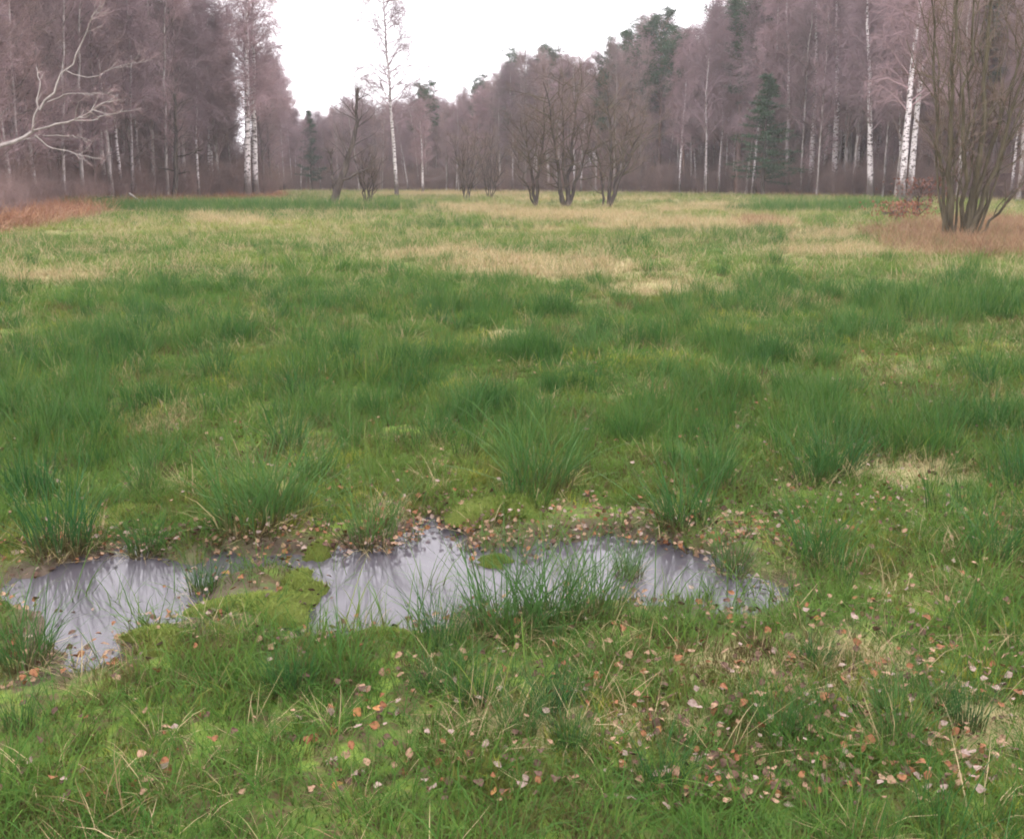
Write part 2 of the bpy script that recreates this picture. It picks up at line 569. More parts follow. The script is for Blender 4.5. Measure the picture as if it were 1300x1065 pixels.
def scatter(name, pts, scale, coll, tint, tilt=.12, rot=None):
    n = len(pts)
    nv = len(coll.objects)
    me = bpy.data.meshes.new(name)
    me.vertices.add(n)
    me.vertices.foreach_set("co", np.asarray(pts, np.float32).ravel())
    def at(k, typ, v, f="value"):
        d = me.attributes.new(k, typ, 'POINT').data
        d.foreach_set(f, v)
    at("inst_scale", 'FLOAT', np.asarray(scale, np.float32))
    at("tint", 'FLOAT', np.asarray(tint, np.float32))
    at("pick", 'INT', rng.integers(0, nv, n).astype(np.int32))
    if rot is None:
        rot = np.stack([rng.normal(0, tilt, n), rng.normal(0, tilt, n), rng.uniform(0, 2 * pi, n)], -1)
    at("inst_rot", 'FLOAT_VECTOR', rot.astype(np.float32).ravel(), "vector")
    ng = bpy.data.node_groups.new(name + "_scatter", 'GeometryNodeTree')
    ng.interface.new_socket("Geometry", in_out='INPUT', socket_type='NodeSocketGeometry')
    ng.interface.new_socket("Geometry", in_out='OUTPUT', socket_type='NodeSocketGeometry')
    N = ng.nodes
    gi = N.new("NodeGroupInput"); go = N.new("NodeGroupOutput")
    ci = N.new("GeometryNodeCollectionInfo")
    ci.inputs['Collection'].default_value = coll
    ci.inputs['Separate Children'].default_value = True
    ci.inputs['Reset Children'].default_value = True
    ip = N.new("GeometryNodeInstanceOnPoints")
    ip.inputs['Pick Instance'].default_value = True
    def na(k, typ):
        x = N.new("GeometryNodeInputNamedAttribute"); x.data_type = typ
        x.inputs['Name'].default_value = k
        return x.outputs['Attribute']
    L = ng.links
    L.new(gi.outputs[0], ip.inputs['Points'])
    L.new(ci.outputs[0], ip.inputs['Instance'])
    L.new(na("pick", 'INT'), ip.inputs['Instance Index'])
    L.new(na("inst_rot", 'FLOAT_VECTOR'), ip.inputs['Rotation'])
    L.new(na("inst_scale", 'FLOAT'), ip.inputs['Scale'])
    L.new(ip.outputs[0], go.inputs[0])
    o = obj(name, me)
    o.modifiers.new("scatter", 'NODES').node_group = ng
    return o

def wedge(bands, half=.66):
    """random ground points, denser nearer: (r1, r2, number per square metre, size)"""
    out = []
    for r1, r2, dens, size in bands:
        n = int(half * (r2 * r2 - r1 * r1) * dens)
        r = np.sqrt(rng.uniform(r1 * r1, r2 * r2, n)); a = rng.uniform(-half, half, n)
        out.append(np.stack([r * np.sin(a), r * np.cos(a), size * rng.uniform(.75, 1.3, n)], -1))
    return np.concatenate(out)

def put(name, W, keep, coll, tint, label, cat, tilt=.12):
    W = W[keep]; tint = tint[keep]
    z = ground_z(W[:, 0], W[:, 1])
    o = scatter(name, np.stack([W[:, 0], W[:, 1], z], -1), W[:, 2], coll, tint, tilt)
    tag(o, label, cat, kind='stuff')
    return o

# meadow grass
C_GRASS = proto_coll("grass_tuft", [blades("grass_tuft", 34, .085, .05, .17, .0042, .35, .75, M['grass']) for _ in range(8)])
C_RUSH = proto_coll("rush_tuft", [blades("rush_tuft", 22, .07, .14, .50, .0062, .10, .22, M['rush'], 4, .5) for _ in range(8)])
C_STRAW = proto_coll("straw_tuft", [blades("straw_tuft", 30, .10, .08, .26, .0045, .55, .9, M['straw'], 3) for _ in range(6)])
C_BRACK = proto_coll("bracken_tuft", [blades("bracken_tuft", 80, .4, .2, 1.0, .028, .5, .9, M['bracken'], 3) for _ in range(5)])
C_HERB = proto_coll("herb_tuft", [blades("herb_tuft", 40, .22, .12, .5, .010, .3, .5, M['herb'], 3, .5) for _ in range(5)])

W = wedge([(1.0, 4, 230, .85), (4, 8, 190, .9), (8, 16, 110, 1.1), (16, 32, 40, 1.5), (32, 64, 12, 2.0), (64, 140, 2.2, 3.0)])
x, y = W[:, 0], W[:, 1]
mk = masks(x, y); pd = puddle_sdf(x, y)
p = np.ones(len(x)) * sstep(-.05, .20, pd)
p *= 1 - .75 * mk['straw']; p *= 1 - .95 * mk['litter']; p *= 1 - .93 * mk['bracken']
p *= .35 + .65 * sstep(.32, .5, fbm(x * 1.3, y * 1.3, 101, 3))
p *= 1 - .5 * mk['herb']
p *= 1 - .7 * patch(RUSHP, x, y) * (y > 18)
tint = np.clip(.15 + .55 * (fbm(x * .35, y * .35, 103, 3) - .2) + .18 * sstep(15, 28, y) + .5 * sstep(14, 20, y) * (fbm(x * .12, y * .22, 107, 3) - .47) * 2 + rng.normal(0, .13, len(x)), 0, 1)
put("meadow_grass", W, rng.uniform(0, 1, len(x)) < p, C_GRASS, tint, "short bright green grass covering the wet meadow", "grass")

# low moss carpet filling the gaps close by
C_MOSS = proto_coll("moss_tuft", [blades("moss_tuft", 46, .06, .012, .045, .0045, .4, .5, M['mossblade'], 2) for _ in range(5)])
W = wedge([(1.0, 4.2, 420, 1.0), (4.2, 8, 260, 1.25), (8, 14, 90, 1.8)])
x, y = W[:, 0], W[:, 1]
tint = np.clip(.5 + 1.6 * (fbm(x * 1.8, y * 1.8, 131, 3) - .45) + rng.normal(0, .15, len(x)), 0, 1)
put("moss_carpet", W, (rng.uniform(0, 1, len(x)) < sstep(.0, .28, puddle_sdf(x, y) + (fbm(x * 5, y * 5, 133, 3) - .45) * .4) * sstep(.28, .5, fbm(x * 2.6, y * 2.6, 137, 3))), C_MOSS, tint, "low yellow-green moss carpet between the grass blades", "moss", .3)

# longer grass blades close by
C_LONG = proto_coll("long_grass", [blades("long_grass", 12, .06, .12, .30, .0048, .30, .7, M['grass'], 4, .5) for _ in range(6)])
W = wedge([(1.0, 5.5, 38, .85), (5.5, 9, 22, 1.0)])
x, y = W[:, 0], W[:, 1]
p = sstep(.36, .56, fbm(x * 1.4 + 3, y * 1.4, 141, 3)) * sstep(.0, .1, puddle_sdf(x, y))
put("long_grass", W, rng.uniform(0, 1, len(x)) < p, C_LONG, np.clip(rng.normal(.25, .25, len(x)), 0, 1), "longer arching grass blades on the banks of the puddle", "grass")

# blades standing in the shallow water
W = wedge([(2.6, 5.6, 80, .9)])
x, y = W[:, 0], W[:, 1]
p = sstep(.45, .62, fbm(x * 2.4 + 5, y * 3.2, 151, 3)) * (puddle_sdf(x, y) < .05) * np.where((x > .0) | (x < -1.3) | (y < 3.55), 1, .35)
put("flooded_grass", W, rng.uniform(0, 1, len(x)) < p, C_LONG, np.clip(rng.normal(.3, .25, len(x)), 0, 1), "scattered grass blades standing in the shallow puddle", "grass")

# soft rush spread through the middle of the meadow
def clumps(bands, spread):
    """random points gathered into clumps: (r1, r2, clumps per square metre, tufts per clump, size)"""
    out = []
    for r1, r2, dens, per, size in bands:
        c = wedge([(r1, r2, dens, 1.0)])
        sp = spread * rng.uniform(.4, 1.5, len(c))
        hs = rng.uniform(.65, 1.15, len(c))
        tn = rng.uniform(0, 1, len(c))
        k = np.repeat(np.arange(len(c)), rng.integers(max(1, per // 3), per * 2, len(c)))
        off = rng.normal(0, 1, (len(k), 2)) * sp[k][:, None]
        hh = size * hs[k] * np.exp(-.18 * (off ** 2).sum(1) / sp[k] ** 2)
        out.append(np.column_stack([c[k, 0] + off[:, 0], c[k, 1] + off[:, 1], hh * rng.uniform(.85, 1.1, len(k)), tn[k]]))
    return np.concatenate(out)
W = clumps([(2.2, 5, 4.6, 8, .66), (5, 9, 4.0, 17, .85), (9, 18, 2.3, 16, .95), (18, 40, .28, 14, 1.0), (40, 75, .14, 12, 1.2)], .16)
x, y, ctint = W[:, 0], W[:, 1], W[:, 3]
mk = masks(x, y); pd = puddle_sdf(x, y)
p = mk['rush'] * .9 + .35 * (1 - mk['straw'])
p *= (1 - mk['litter']) * (1 - mk['bracken']) * sstep(-.04, .16, pd + .16 * (x > -.1) * (y < 4.5))
tint = np.clip(.55 * ctint + .5 * (fbm(x * .6, y * .6, 113, 3) - .3) + rng.normal(0, .12, len(x)), 0, 1)
W = W[:, :3]
W2 = wedge([(5, 9, 48, .68), (9, 15, 34, .85), (15, 40, 7, .8), (40, 80, 9, 1.6)])          # thin even cover, and green rush strips farther out
m2 = np.maximum(patch(RUSHP, W2[:, 0], W2[:, 1]), .85 * (1 - sstep(11, 17, W2[:, 1])) * sstep(5, 6, W2[:, 1]) * sstep(.34, .52, fbm(W2[:, 0] * .8, W2[:, 1] * .8, 119, 2)))
m2 *= puddle_sdf(W2[:, 0], W2[:, 1]) > .15
W = np.concatenate([W, W2]); p = np.concatenate([p, m2]); tint = np.concatenate([tint, rng.uniform(.0, .9, len(W2))]); x = W[:, 0]
put("rush_meadow", W, rng.uniform(0, 1, len(x)) < p, C_RUSH, tint, "dark green upright rushes growing thickly across the middle of the meadow", "rushes", .08)

# dry straw-coloured grass in strips
W = wedge([(1.2, 8, 60, .7), (8, 16, 45, .9), (16, 32, 30, 1.4), (32, 64, 11, 2.0), (64, 140, 2.6, 2.8)])
x, y = W[:, 0], W[:, 1]
mk = masks(x, y); pd = puddle_sdf(x, y)
p = np.maximum(mk['straw'], np.where(y < 15, .22, .25)) * (1 - mk['litter']) * (1 - .9 * mk['bracken']) * sstep(.02, .12, pd)
put("dry_grass", W, rng.uniform(0, 1, len(x)) < p, C_STRAW, rng.uniform(0, 1, len(x)), "pale straw-coloured dry grass lying in strips across the meadow", "dry grass", .2)

# dead bracken along the left wood
W = wedge([(22, 60, 4.2, .9), (60, 110, 1.4, .9)], .75)
x, y = W[:, 0], W[:, 1]
mk = masks(x, y)
px_, _ = project(x, y)
p = mk['bracken'] * np.where(mk['litter'] > .6, .35, .9)
p = np.maximum(p, mk['litter'] * .22 * (px_ > 345))
put("dead_bracken", W, rng.uniform(0, 1, len(x)) < p, C_BRACK, rng.uniform(0, 1, len(x)), "red-brown collapsed bracken along the foot of the woods", "bracken", .15)

# withered brown herbage round the alder and on the right edge
W = wedge([(18, 45, 12, 1.0)], .7)
x, y = W[:, 0], W[:, 1]
mk = masks(x, y)
hp = patch([(965, 286, 34, 7), (1130, 300, 40, 10), (740, 270, 90, 3)], x, y)
p = np.maximum(mk['herb'] * .8, hp * .6)
put("withered_herbage", W, rng.uniform(0, 1, len(x)) < p, C_HERB, rng.uniform(0, 1, len(x)), "withered brown weeds and stalks around the leafless alder clump", "weeds", .12)

# ------------------------------------------------------------------ rush tussocks that stand out singly
TUSS = [blades("rush_stems", 130, .10, .14, .50, .0050, .13, .30, M['rush_thing'], 4, .6) for _ in range(5)]
TUSSD = [blades("dead_stems", 50, .10, .06, .22, .004, .5, .9, M['straw'], 3) for _ in range(3)]
def tussock(px, py, s, label, group, k, wide=1.0):
    x, y = ground_hit(px, py, 0)
    z = float(ground_z(np.array([x]), np.array([y]))[0])
    r = bpy.data.objects.new("rush_tussock", None); COL.objects.link(r)
    r.location = (x, y, max(z, WATER_Z)); r.rotation_euler = (0, 0, k * 2.4); r.scale = (s * wide, s * wide, s)
    r.empty_display_size = .1
    tag(r, label, "rush tussock", group)
    obj("stems", TUSS[k % 5], r)
    obj("dead_stems", TUSSD[k % 3], r)
    return r

named = [
    (78, 700, 1.15, 1.1, "upright rush tussock on the far bank above the narrow end of the puddle"),
    (185, 694, .7, 1.1, "low rush tussock on the far bank of the puddle, beside the tall upright one"),
    (318, 676, 1.2, 1.3, "broad leaning rush tussock behind the mossy spit that divides the puddle"),
    (356, 662, 1.15, 1.3, "thick dark rush tussock directly behind the broad leaning one"),
    (470, 682, .9, 1.2, "browned rush tussock with dead foot on the bank behind the open water"),
    (258, 742, .55, 1.0, "small grassy rush tussock growing out of the mossy spit"),
    (690, 622, 1.25, 1.3, "tall dark rush tussock standing back from the puddle in bright moss"),
    (640, 806, 1.0, 1.2, "rush tussock on the near bank with stems crossing the open water"),
    (700, 794, 1.0, 1.2, "dense rush tussock at the waterline in the middle of the near bank"),
    (752, 786, .92, 1.1, "fine rush tussock at the waterline next to the dense one"),
    (560, 822, .7, 1.2, "short rush tussock on the near bank at the tip of the open water"),
    (800, 722, .62, 1.0, "slanting rush tussock rising straight from the water"),
    (930, 718, .6, 1.2, "leaning rush tussock over the far end of the puddle"),
    (1040, 716, .85, 1.2, "upright rush tussock beyond the leaf-strewn end of the puddle"),
    (1262, 716, .8, 1.3, "rush tussock among scattered leaves well beyond the puddle's end"),
    (30, 842, .75, 1.3, "dark rush tussock on the near bank beside the flooded grass"),
    (870, 668, .9, 1.5, "wide brown-footed rush tussock overhanging the puddle's far bank"),
]
for k, (px, py, s, w, lab) in enumerate(named):
    tussock(px, py, s, lab, None, k, w)
k = 20; tries = 0
while k < 74 and tries < 900:
    tries += 1
    py = random.uniform(405, 640); px = random.uniform(-20, 1320)
    xx, yy = ground_hit(px, py)
    m_ = masks(np.array([xx]), np.array([yy]))
    if puddle_sdf(np.array([xx]), np.array([yy]))[0] < .25 or m_['straw'][0] > .4:
        continue
    tussock(px, py, random.uniform(.6, 1.0), "dark green rush tussock rising from the rushy middle of the meadow", "rush tussocks across the middle of the meadow", k, random.uniform(.9, 1.3))
    k += 1
while k < 92:
    py = random.uniform(850, 1000); px = random.uniform(0, 1300)
    tussock(px, py, random.uniform(.35, .55), "small sparse rush tuft among fallen leaves on the near bank", "small rush tufts on the near bank", k, random.uniform(.9, 1.3))
    k += 1

# ------------------------------------------------------------------ moss cushions
def moss_mat():
    m, nt, b = new_mat('bright moss')
    co = coords(nt)
    c = mixc(nt, ramp(nt, noise(nt, 30, 4, co), .3, .7), (.11, .15, .03), (.19, .235, .05))
    c = mixc(nt, obj_random(nt), c, mixc(nt, .5, c, (.20, .21, .05)))
    nt.links.new(c, b.inputs['Base Color'])
    bump(nt, b, noise(nt, 90, 5, co), 1.0, .02)
    return m
M['moss'] = moss_mat()
M['mossfrond'] = leafy_mat('moss fronds', [(.12, .165, .035), (.19, .235, .055)], .35, inst=False)

def cushion(seed):
    r = np.random.default_rng(seed)
    nr, ns = 9, 26
    V = [(0, 0, 1.0)]
    ph = r.uniform(0, 6, 4)
    for i in range(1, nr + 1):
        f = i / nr
        for j in range(ns):
            a = j / ns * 2 * pi
            rad = f * (1 + .30 * sin(2 * a + ph[0]) + .22 * sin(3 * a + ph[1]) + .16 * sin(5 * a + ph[2]) + .08 * sin(9 * a + ph[3]))
            z = (1 - f * f) - .35 * f ** 4 + r.normal(0, .07) * (f < 1)
            V.append((rad * cos(a), rad * sin(a), z))
    T = [(0, 1 + j, 1 + (j + 1) % ns) for j in range(ns)]
    Qd = []
    for i in range(nr - 1):
        for j in range(ns):
            a = 1 + i * ns + j; b = 1 + i * ns + (j + 1) % ns
            Qd.append((a, a + ns, b + ns, b))
    me = mesh_np("moss_cushion", V, [np.array(Qd), np.array(T)], [M['moss']], smooth=True)
    return me
CUSH = [cushion(s) for s in range(4)]
FROND = []
def fronds(k):
    me = CUSH[k]
    v = np.empty(len(me.vertices) * 3, np.float32); me.vertices.foreach_get("co", v); v = v.reshape(-1, 3)
    r = np.random.default_rng(900 + k)
    n = 1500
    c = v[r.integers(0, len(v), n)] + r.normal(0, .05, (n, 3)) * np.array([1, 1, .3])
    e = r.normal(0, .05, (n, 3)) + np.array([0, 0, 1]) * r.uniform(.1, .35, n)[:, None]
    a = r.uniform(0, 6.28, n); s = np.stack([np.cos(a), np.sin(a), 0 * a], -1) * .022
    V = np.stack([c - s - [0, 0, .1], c + s - [0, 0, .1], c + e], 1).reshape(-1, 3)
    i = np.arange(n) * 3
    return mesh_np("moss_fronds", V, [np.stack([i, i + 1, i + 2], -1)], [M['mossfrond']])
FROND = [fronds(k) for k in range(4)]
def moss(px, py, rx, ry, h, label, k, group=None):
    x, y = ground_hit(px, py, 0)
    z = float(ground_z(np.array([x]), np.array([y]))[0])
    o = obj("moss_cushion", CUSH[k % 4])
    o.location = (x, y, max(z, WATER_Z) - .004); o.scale = (rx, ry, h); o.rotation_euler = (0, 0, k * .35)
    tag(o, label, "moss", group)
    tag(obj("moss_fronds", FROND[k % 4], o), kind='stuff')
    return o
for k, (px, py, rx, ry, h, lab) in enumerate([
    (378, 742, .12, .20, .05, "yellow-green moss cushion on the spit, next to the open water"),
    (330, 772, .20, .14, .04, "flat moss mat sprinkled with leaves in the middle of the spit"),
    (628, 704, .075, .09, .03, "small bright moss cushion sticking out of the puddle"),
    (405, 692, .11, .08, .05, "bright moss cushion on the far bank under the rush tussocks"),
    (640, 650, .24, .22, .06, "large bright moss cushion behind the bay of the puddle"),
    (160, 655, .24, .20, .05, "bright moss cushion behind the upright rush tussock"),
    (735, 490, .20, .30, .07, "yellow-green moss cushion in the rushy middle of the meadow"),
    (510, 812, .16, .08, .04, "moss cushion at the near edge of the open water"),
    (205, 815, .16, .10, .035, "moss cushion on the near bank beside the flooded grass"),
]):
    moss(px, py, rx, ry, h, lab, k)

# ------------------------------------------------------------------ fallen leaves
def leaf_mesh(seed, mat):
    r = np.random.default_rng(seed)
    n = 7
    prof = np.array([.0, .34, .50, .48, .36, .20, .0]) * r.uniform(.75, 1.1)
    bend = r.uniform(-.5, .9); cup = r.uniform(.1, .9)
    V = []
    for i in range(n):
        u = i / (n - 1) - .5
        w = prof[i] * (1 + r.normal(0, .08))
        z0 = bend * u * u
        V += [(u, -w, z0 + cup * w * .6 + r.normal(0, .03)), (u, 0, z0), (u, w, z0 + cup * w * .6 + r.normal(0, .03))]
    V += [(.5, 0, bend * .25), (.72, .03, bend * .25 + .04), (.72, -.01, bend * .25 + .05)]
    Qs = []
    for i in range(n - 1):
        a = i * 3
        Qs += [(a, a + 1, a + 4, a + 3), (a + 1, a + 2, a + 5, a + 4)]
    T = [(21, 22, 23)]
    return mesh_np("fallen_leaf", V, [np.array(Qs), np.array(T)], [mat], smooth=True)

def leaf_mat(name, c1, c2):
    m, nt, b = new_mat(name)
    c = mixc(nt, obj_random(nt), c1, c2)
    c = mixc(nt, ramp(nt, noise(nt, 2.5, 4, coords(nt)), .45, .7), c, (c1[0] * .55, c1[1] * .5, c1[2] * .5))
    nt.links.new(c, b.inputs['Base Color'])
    b.inputs['Roughness'].default_value = .7
    return m
LM = [leaf_mat('tan leaf', (.23, .145, .09), (.31, .20, .13)), leaf_mat('russet leaf', (.18, .08, .04), (.24, .11, .055)),
      leaf_mat('pale leaf', (.28, .21, .17), (.22, .165, .14)), leaf_mat('dark leaf', (.08, .05, .037), (.12, .07, .05)),
      leaf_mat('orange leaf', (.33, .165, .065), (.30, .14, .06))]
LN = ['tan', 'russet', 'pale', 'dark brown', 'orange-brown']
LEAVES = [[leaf_mesh(10 * c + s, LM[c]) for s in range(4)] for c in range(5)]
LW = [.34, .20, .12, .26, .08]

def leaf_spot(near):
    while True:
        if near:
            py = random.uniform(640, 1040); px = random.uniform(0, 1300)
        else:
            py = random.uniform(430, 700); px = random.uniform(0, 1300)
        d = .28 + .72 * sstep(600, 1050, px) * (1 if py < 760 else .8)
        d += .5 * (py > 830) * (px > 420) + .6 * (px > 780) * (py > 760)
        d *= .12 + 1.6 * float(fbm(px / 70, py / 40, 7, 2) / .75) ** 3
        x, y = ground_hit(px, py, 0)
        s = float(puddle_sdf(np.array([x]), np.array([y]))[0])
        if -.10 < s < .22: d += .75 if y > 4.0 else .35
        if s < -.12: d *= .35
        if random.random() < d:
            return x, y, s
nl = 0
while nl < 290:
    x, y, s = leaf_spot(True)
    c = random.choices(range(5), LW)[0]
    z = float(ground_z(np.array([x]), np.array([y]))[0])
    o = obj("fallen_leaf", LEAVES[c][nl % 4])
    sz = random.uniform(.015, .038)
    wet = z < WATER_Z + .004
    lift = .004 if wet else random.uniform(.004, .03 if s < .16 else .05)
    o.location = (x, y, max(z, WATER_Z) + lift)
    t = .12 if wet else .45
    o.rotation_euler = (random.gauss(0, t), random.gauss(0, t), random.uniform(0, 6.28))
    o.scale = (sz, sz, sz)
    if wet: w = ("floating on the puddle", "leaves floating on the puddle")
    elif s < .25: w = ("lying at the wet edge of the puddle", "leaves at the puddle's edge")
    elif y < 3.7: w = ("caught in the grass of the near bank", "leaves on the near bank")
    else: w = ("lying in grass beyond the puddle", "leaves in the grass beyond the puddle")
    tag(o, "single %s fallen leaf %s" % (LN[c], w[0]), "leaf", LN[c] + " " + w[1])
    nl += 1
C_LEAF = proto_coll("litter_leaf", [LEAVES[c][s] for c, k in ((0, 3), (1, 2), (2, 2), (3, 4)) for s in range(k)])
pts = []; scl = []
for i in range(7500):
    x, y, s = leaf_spot(i % 3 == 0)
    if s < -.12: continue
    pts.append((x, y)); scl.append(random.uniform(.012, .032))
pts = np.array(pts)
z = np.maximum(ground_z(pts[:, 0], pts[:, 1]), WATER_Z) + rng.uniform(.005, .06, len(pts))
tag(scatter("leaf_litter", np.column_stack([pts, z]), scl, C_LEAF, rng.uniform(0, 1, len(pts)), .5),
    "many small brown and tan fallen leaves scattered through the grass", "leaf litter", kind='stuff')

# ------------------------------------------------------------------ trees
def norm(v):
    return v / (np.linalg.norm(v, axis=-1, keepdims=True) + 1e-9)

def spline(pts, rad, k, jit=0.0, r=rng):
    """resample a hand-placed polyline to k points"""
    pts = np.asarray(pts, float); rad = np.asarray(rad, float)
    s = np.concatenate([[0], np.cumsum(np.linalg.norm(np.diff(pts, axis=0), axis=1))])
    u = np.linspace(0, s[-1], k)
    P = np.stack([np.interp(u, s, pts[:, i]) for i in range(3)], -1)
    for _ in range(2):
        P[1:-1] = .25 * P[:-2] + .5 * P[1:-1] + .25 * P[2:]
    if jit:
        P[1:] += r.normal(0, jit, P[1:].shape) * np.array([1, 1, .3])
    return P, np.interp(u, s, rad)

def grow(P, R, n, t0, t1, L, ang, up, m, r0, r1, r, taper=.6, wig=.12, droop=0.0, even=False, lpow=1.0):
    """n children per parent polyline; L length (fades along the parent by taper)"""
    N, k, _ = P.shape
    pi_ = np.repeat(np.arange(N), n)
    t = r.uniform(t0, t1, N * n)
    if even:
        t = (np.tile(np.arange(n), N) + r.uniform(0, 1, N * n)) / n * (t1 - t0) + t0
    f = t * (k - 1); i = np.minimum(f.astype(int), k - 2); w = (f - i)[:, None]
    p = P[pi_, i] * (1 - w) + P[pi_, i + 1] * w
    rp = R[pi_, i] * (1 - w[:, 0]) + R[pi_, i + 1] * w[:, 0]
    T = norm(P[pi_, i + 1] - P[pi_, i])
    rnd = r.normal(0, 1, T.shape)
    perp = norm(rnd - (rnd * T).sum(1, keepdims=True) * T)
    a = np.clip(r.normal(ang, .18, len(t)), .15, 1.7)[:, None]
    d = T * np.cos(a) + perp * np.sin(a)
    ln = L * (1 - taper * ((t - t0) / (t1 - t0)) ** lpow) * r.uniform(.6, 1.25, len(t))
    out = [p]
    for j in range(m - 1):
        d = d + r.normal(0, wig, d.shape)
        d[:, 2] += up - droop * j / (m - 1)
        d = norm(d)
        out.append(out[-1] + d * (ln / (m - 1))[:, None])
    C = np.stack(out, 1)
    q = np.linspace(0, 1, m)[None]
    ra = np.minimum(rp * .75, r0)[:, None]
    return C, ra * (1 - q) + r1 * q

def build_bare(seed, H, r0, kind):
    r = np.random.default_rng(seed)
    tr, cr = Geo(), Geo()
    k = 14
    lean = r.normal(0, .025, 2) * H
    zs = np.linspace(0, H, k); f = zs / H
    wob = np.cumsum(r.normal(0, .006 * H, (k, 2)), 0) * (f[:, None])
    P = np.column_stack([lean[0] * f ** 1.5 + wob[:, 0], lean[1] * f ** 1.5 + wob[:, 1], zs])
    P[0, 2] = -.25
    R = r0 * (1 - f) ** .75 * (1 + .35 * np.exp(-f * 25)) + .012
    tr.tubes(P[None], R[None], 9)
    if kind == 'birch':
        A, RA = grow(P[None], R[None], 46, .28, .98, H * .20, .80, .09, 6, .055, .014, r, .65, .12, .24, True)
        B, RB = grow(A, RA, 11, .12, 1, H * .09, .75, .0, 4, .018, .010, r, .4, .16, .22)
        Cc, RC = grow(B, RB, 8, .1, 1, H * .06, .7, -.08, 3, .010, .008, r, .3, .2, .35)
    elif kind == 'airy':
        A, RA = grow(P[None], R[None], 54, .30, .99, H * .21, 1.0, .07, 7, .04, .010, r, .60, .15, .24, True)
        B, RB = grow(A, RA, 12, .15, 1, H * .075, .75, -.02, 4, .012, .007, r, .4, .18, .3)
        Cc, RC = grow(B, RB, 9, .1, 1, H * .055, .7, -.12, 3, .007, .006, r, .3, .2, .4)
    elif kind == 'ash':
        A, RA = grow(P[None], R[None], 34, .22, .96, H * .20, .60, .20, 6, .07, .014, r, .55, .14, .0, True)
        B, RB = grow(A, RA, 11, .15, 1, H * .09, .7, .10, 4, .02, .010, r, .4, .2)
        Cc, RC = grow(B, RB, 8, .1, 1, H * .055, .75, .05, 3, .010, .008, r, .3, .25)
    else:   # slim pole-like wood tree
        A, RA = grow(P[None], R[None], 38, .12, .98, H * .14, .85, .12, 5, .04, .01, r, .45, .14, .05, True)
        B, RB = grow(A, RA, 10, .12, 1, H * .075, .75, .05, 4, .016, .009, r, .4, .2)
        Cc, RC = grow(B, RB, 6, .1, 1, H * .055, .75, .0, 3, .009, .007, r, .3, .25)
    cr.tubes(A, RA, 5, 0); cr.tubes(B, RB, 3, 1); cr.tubes(Cc, RC, 3, 1)
    return tr, cr

def needle_clumps(geo, C, rad, n, ln, w, r, m, flat=.7):
    """bundles of thin needles-sprays round each centre in C"""
    N = len(C)
    c = np.repeat(C, n, 0)
    d = norm(r.normal(0, 1, c.shape) * np.array([1, 1, flat]) + np.array([0, 0, .25]))
    p = c + d * (np.abs(r.normal(.45, .3, len(c))) * np.repeat(rad, n))[:, None] * np.array([1, 1, flat])
    e = norm(d + r.normal(0, .5, d.shape)) * (ln * r.uniform(.6, 1.3, len(c)))[:, None]
    s = norm(np.cross(e, r.normal(0, 1, e.shape))) * w * .5
    V = np.stack([p - s, p + s, p + e + s * .3, p + e - s * .3], 1).reshape(-1, 3)
    i = np.arange(len(c)) * 4
    geo.add(V, Q=np.stack([i, i + 1, i + 2, i + 3], -1), m=m)

def build_pine(seed, H, r0, crown0=.55):
    r = np.random.default_rng(seed)
    tr, cr = Geo(), Geo()
    k = 12; zs = np.linspace(0, H, k); f = zs / H
    lean = r.normal(0, .03, 2) * H
    P = np.column_stack([lean[0] * f ** 1.5 + np.cumsum(r.normal(0, .05, k)) * f, lean[1] * f ** 1.5 + np.cumsum(r.normal(0, .05, k)) * f, zs])
    P[0, 2] = -.25
    R = r0 * (1 - f) ** .6 * (1 + .3 * np.exp(-f * 25)) + .02
    tr.tubes(P[None], R[None], 9)
    A, RA = grow(P[None], R[None], 34, crown0, .99, H * .17, 1.15, .10, 6, .07, .02, r, .55, .15, 0, True, 1.6)
    D, RD = grow(P[None], R[None], 10, .25, crown0, H * .06, 1.3, -.03, 4, .03, .008, r, .2, .2)
    B, RB = grow(A, RA, 7, .3, 1, H * .065, .8, .08, 4, .03, .012, r, .3, .2)
    cr.tubes(A, RA, 5, 0); cr.tubes(B, RB, 3, 0); cr.tubes(D, RD, 3, 0)
    ends = np.concatenate([B[:, -1], B[:, -2][::2], A[:, -1]])
    needle_clumps(cr, ends, r.uniform(.35, .7, len(ends)), 40, .30, .055, r, 1, .6)
    return tr, cr

def build_spruce(seed, H, r0):
    r = np.random.default_rng(seed)
    tr, cr = Geo(), Geo()
    k = 10; zs = np.linspace(0, H, k); f = zs / H
    P = np.column_stack([r.normal(0, .03, k), r.normal(0, .03, k), zs]); P[0, 2] = -.2
    R = r0 * (1 - f) + .015
    tr.tubes(P[None], R[None], 8)
    A, RA = grow(P[None], R[None], 90, .12, .99, H * .22, 1.35, -.05, 5, .03, .008, r, .92, .08, -.12, True)
    cr.tubes(A, RA, 3, 0)
    ends = np.concatenate([A[:, j] for j in range(1, 5)])
    needle_clumps(cr, ends, np.full(len(ends), .32), 26, .28, .05, r, 1, .5)
    return tr, cr

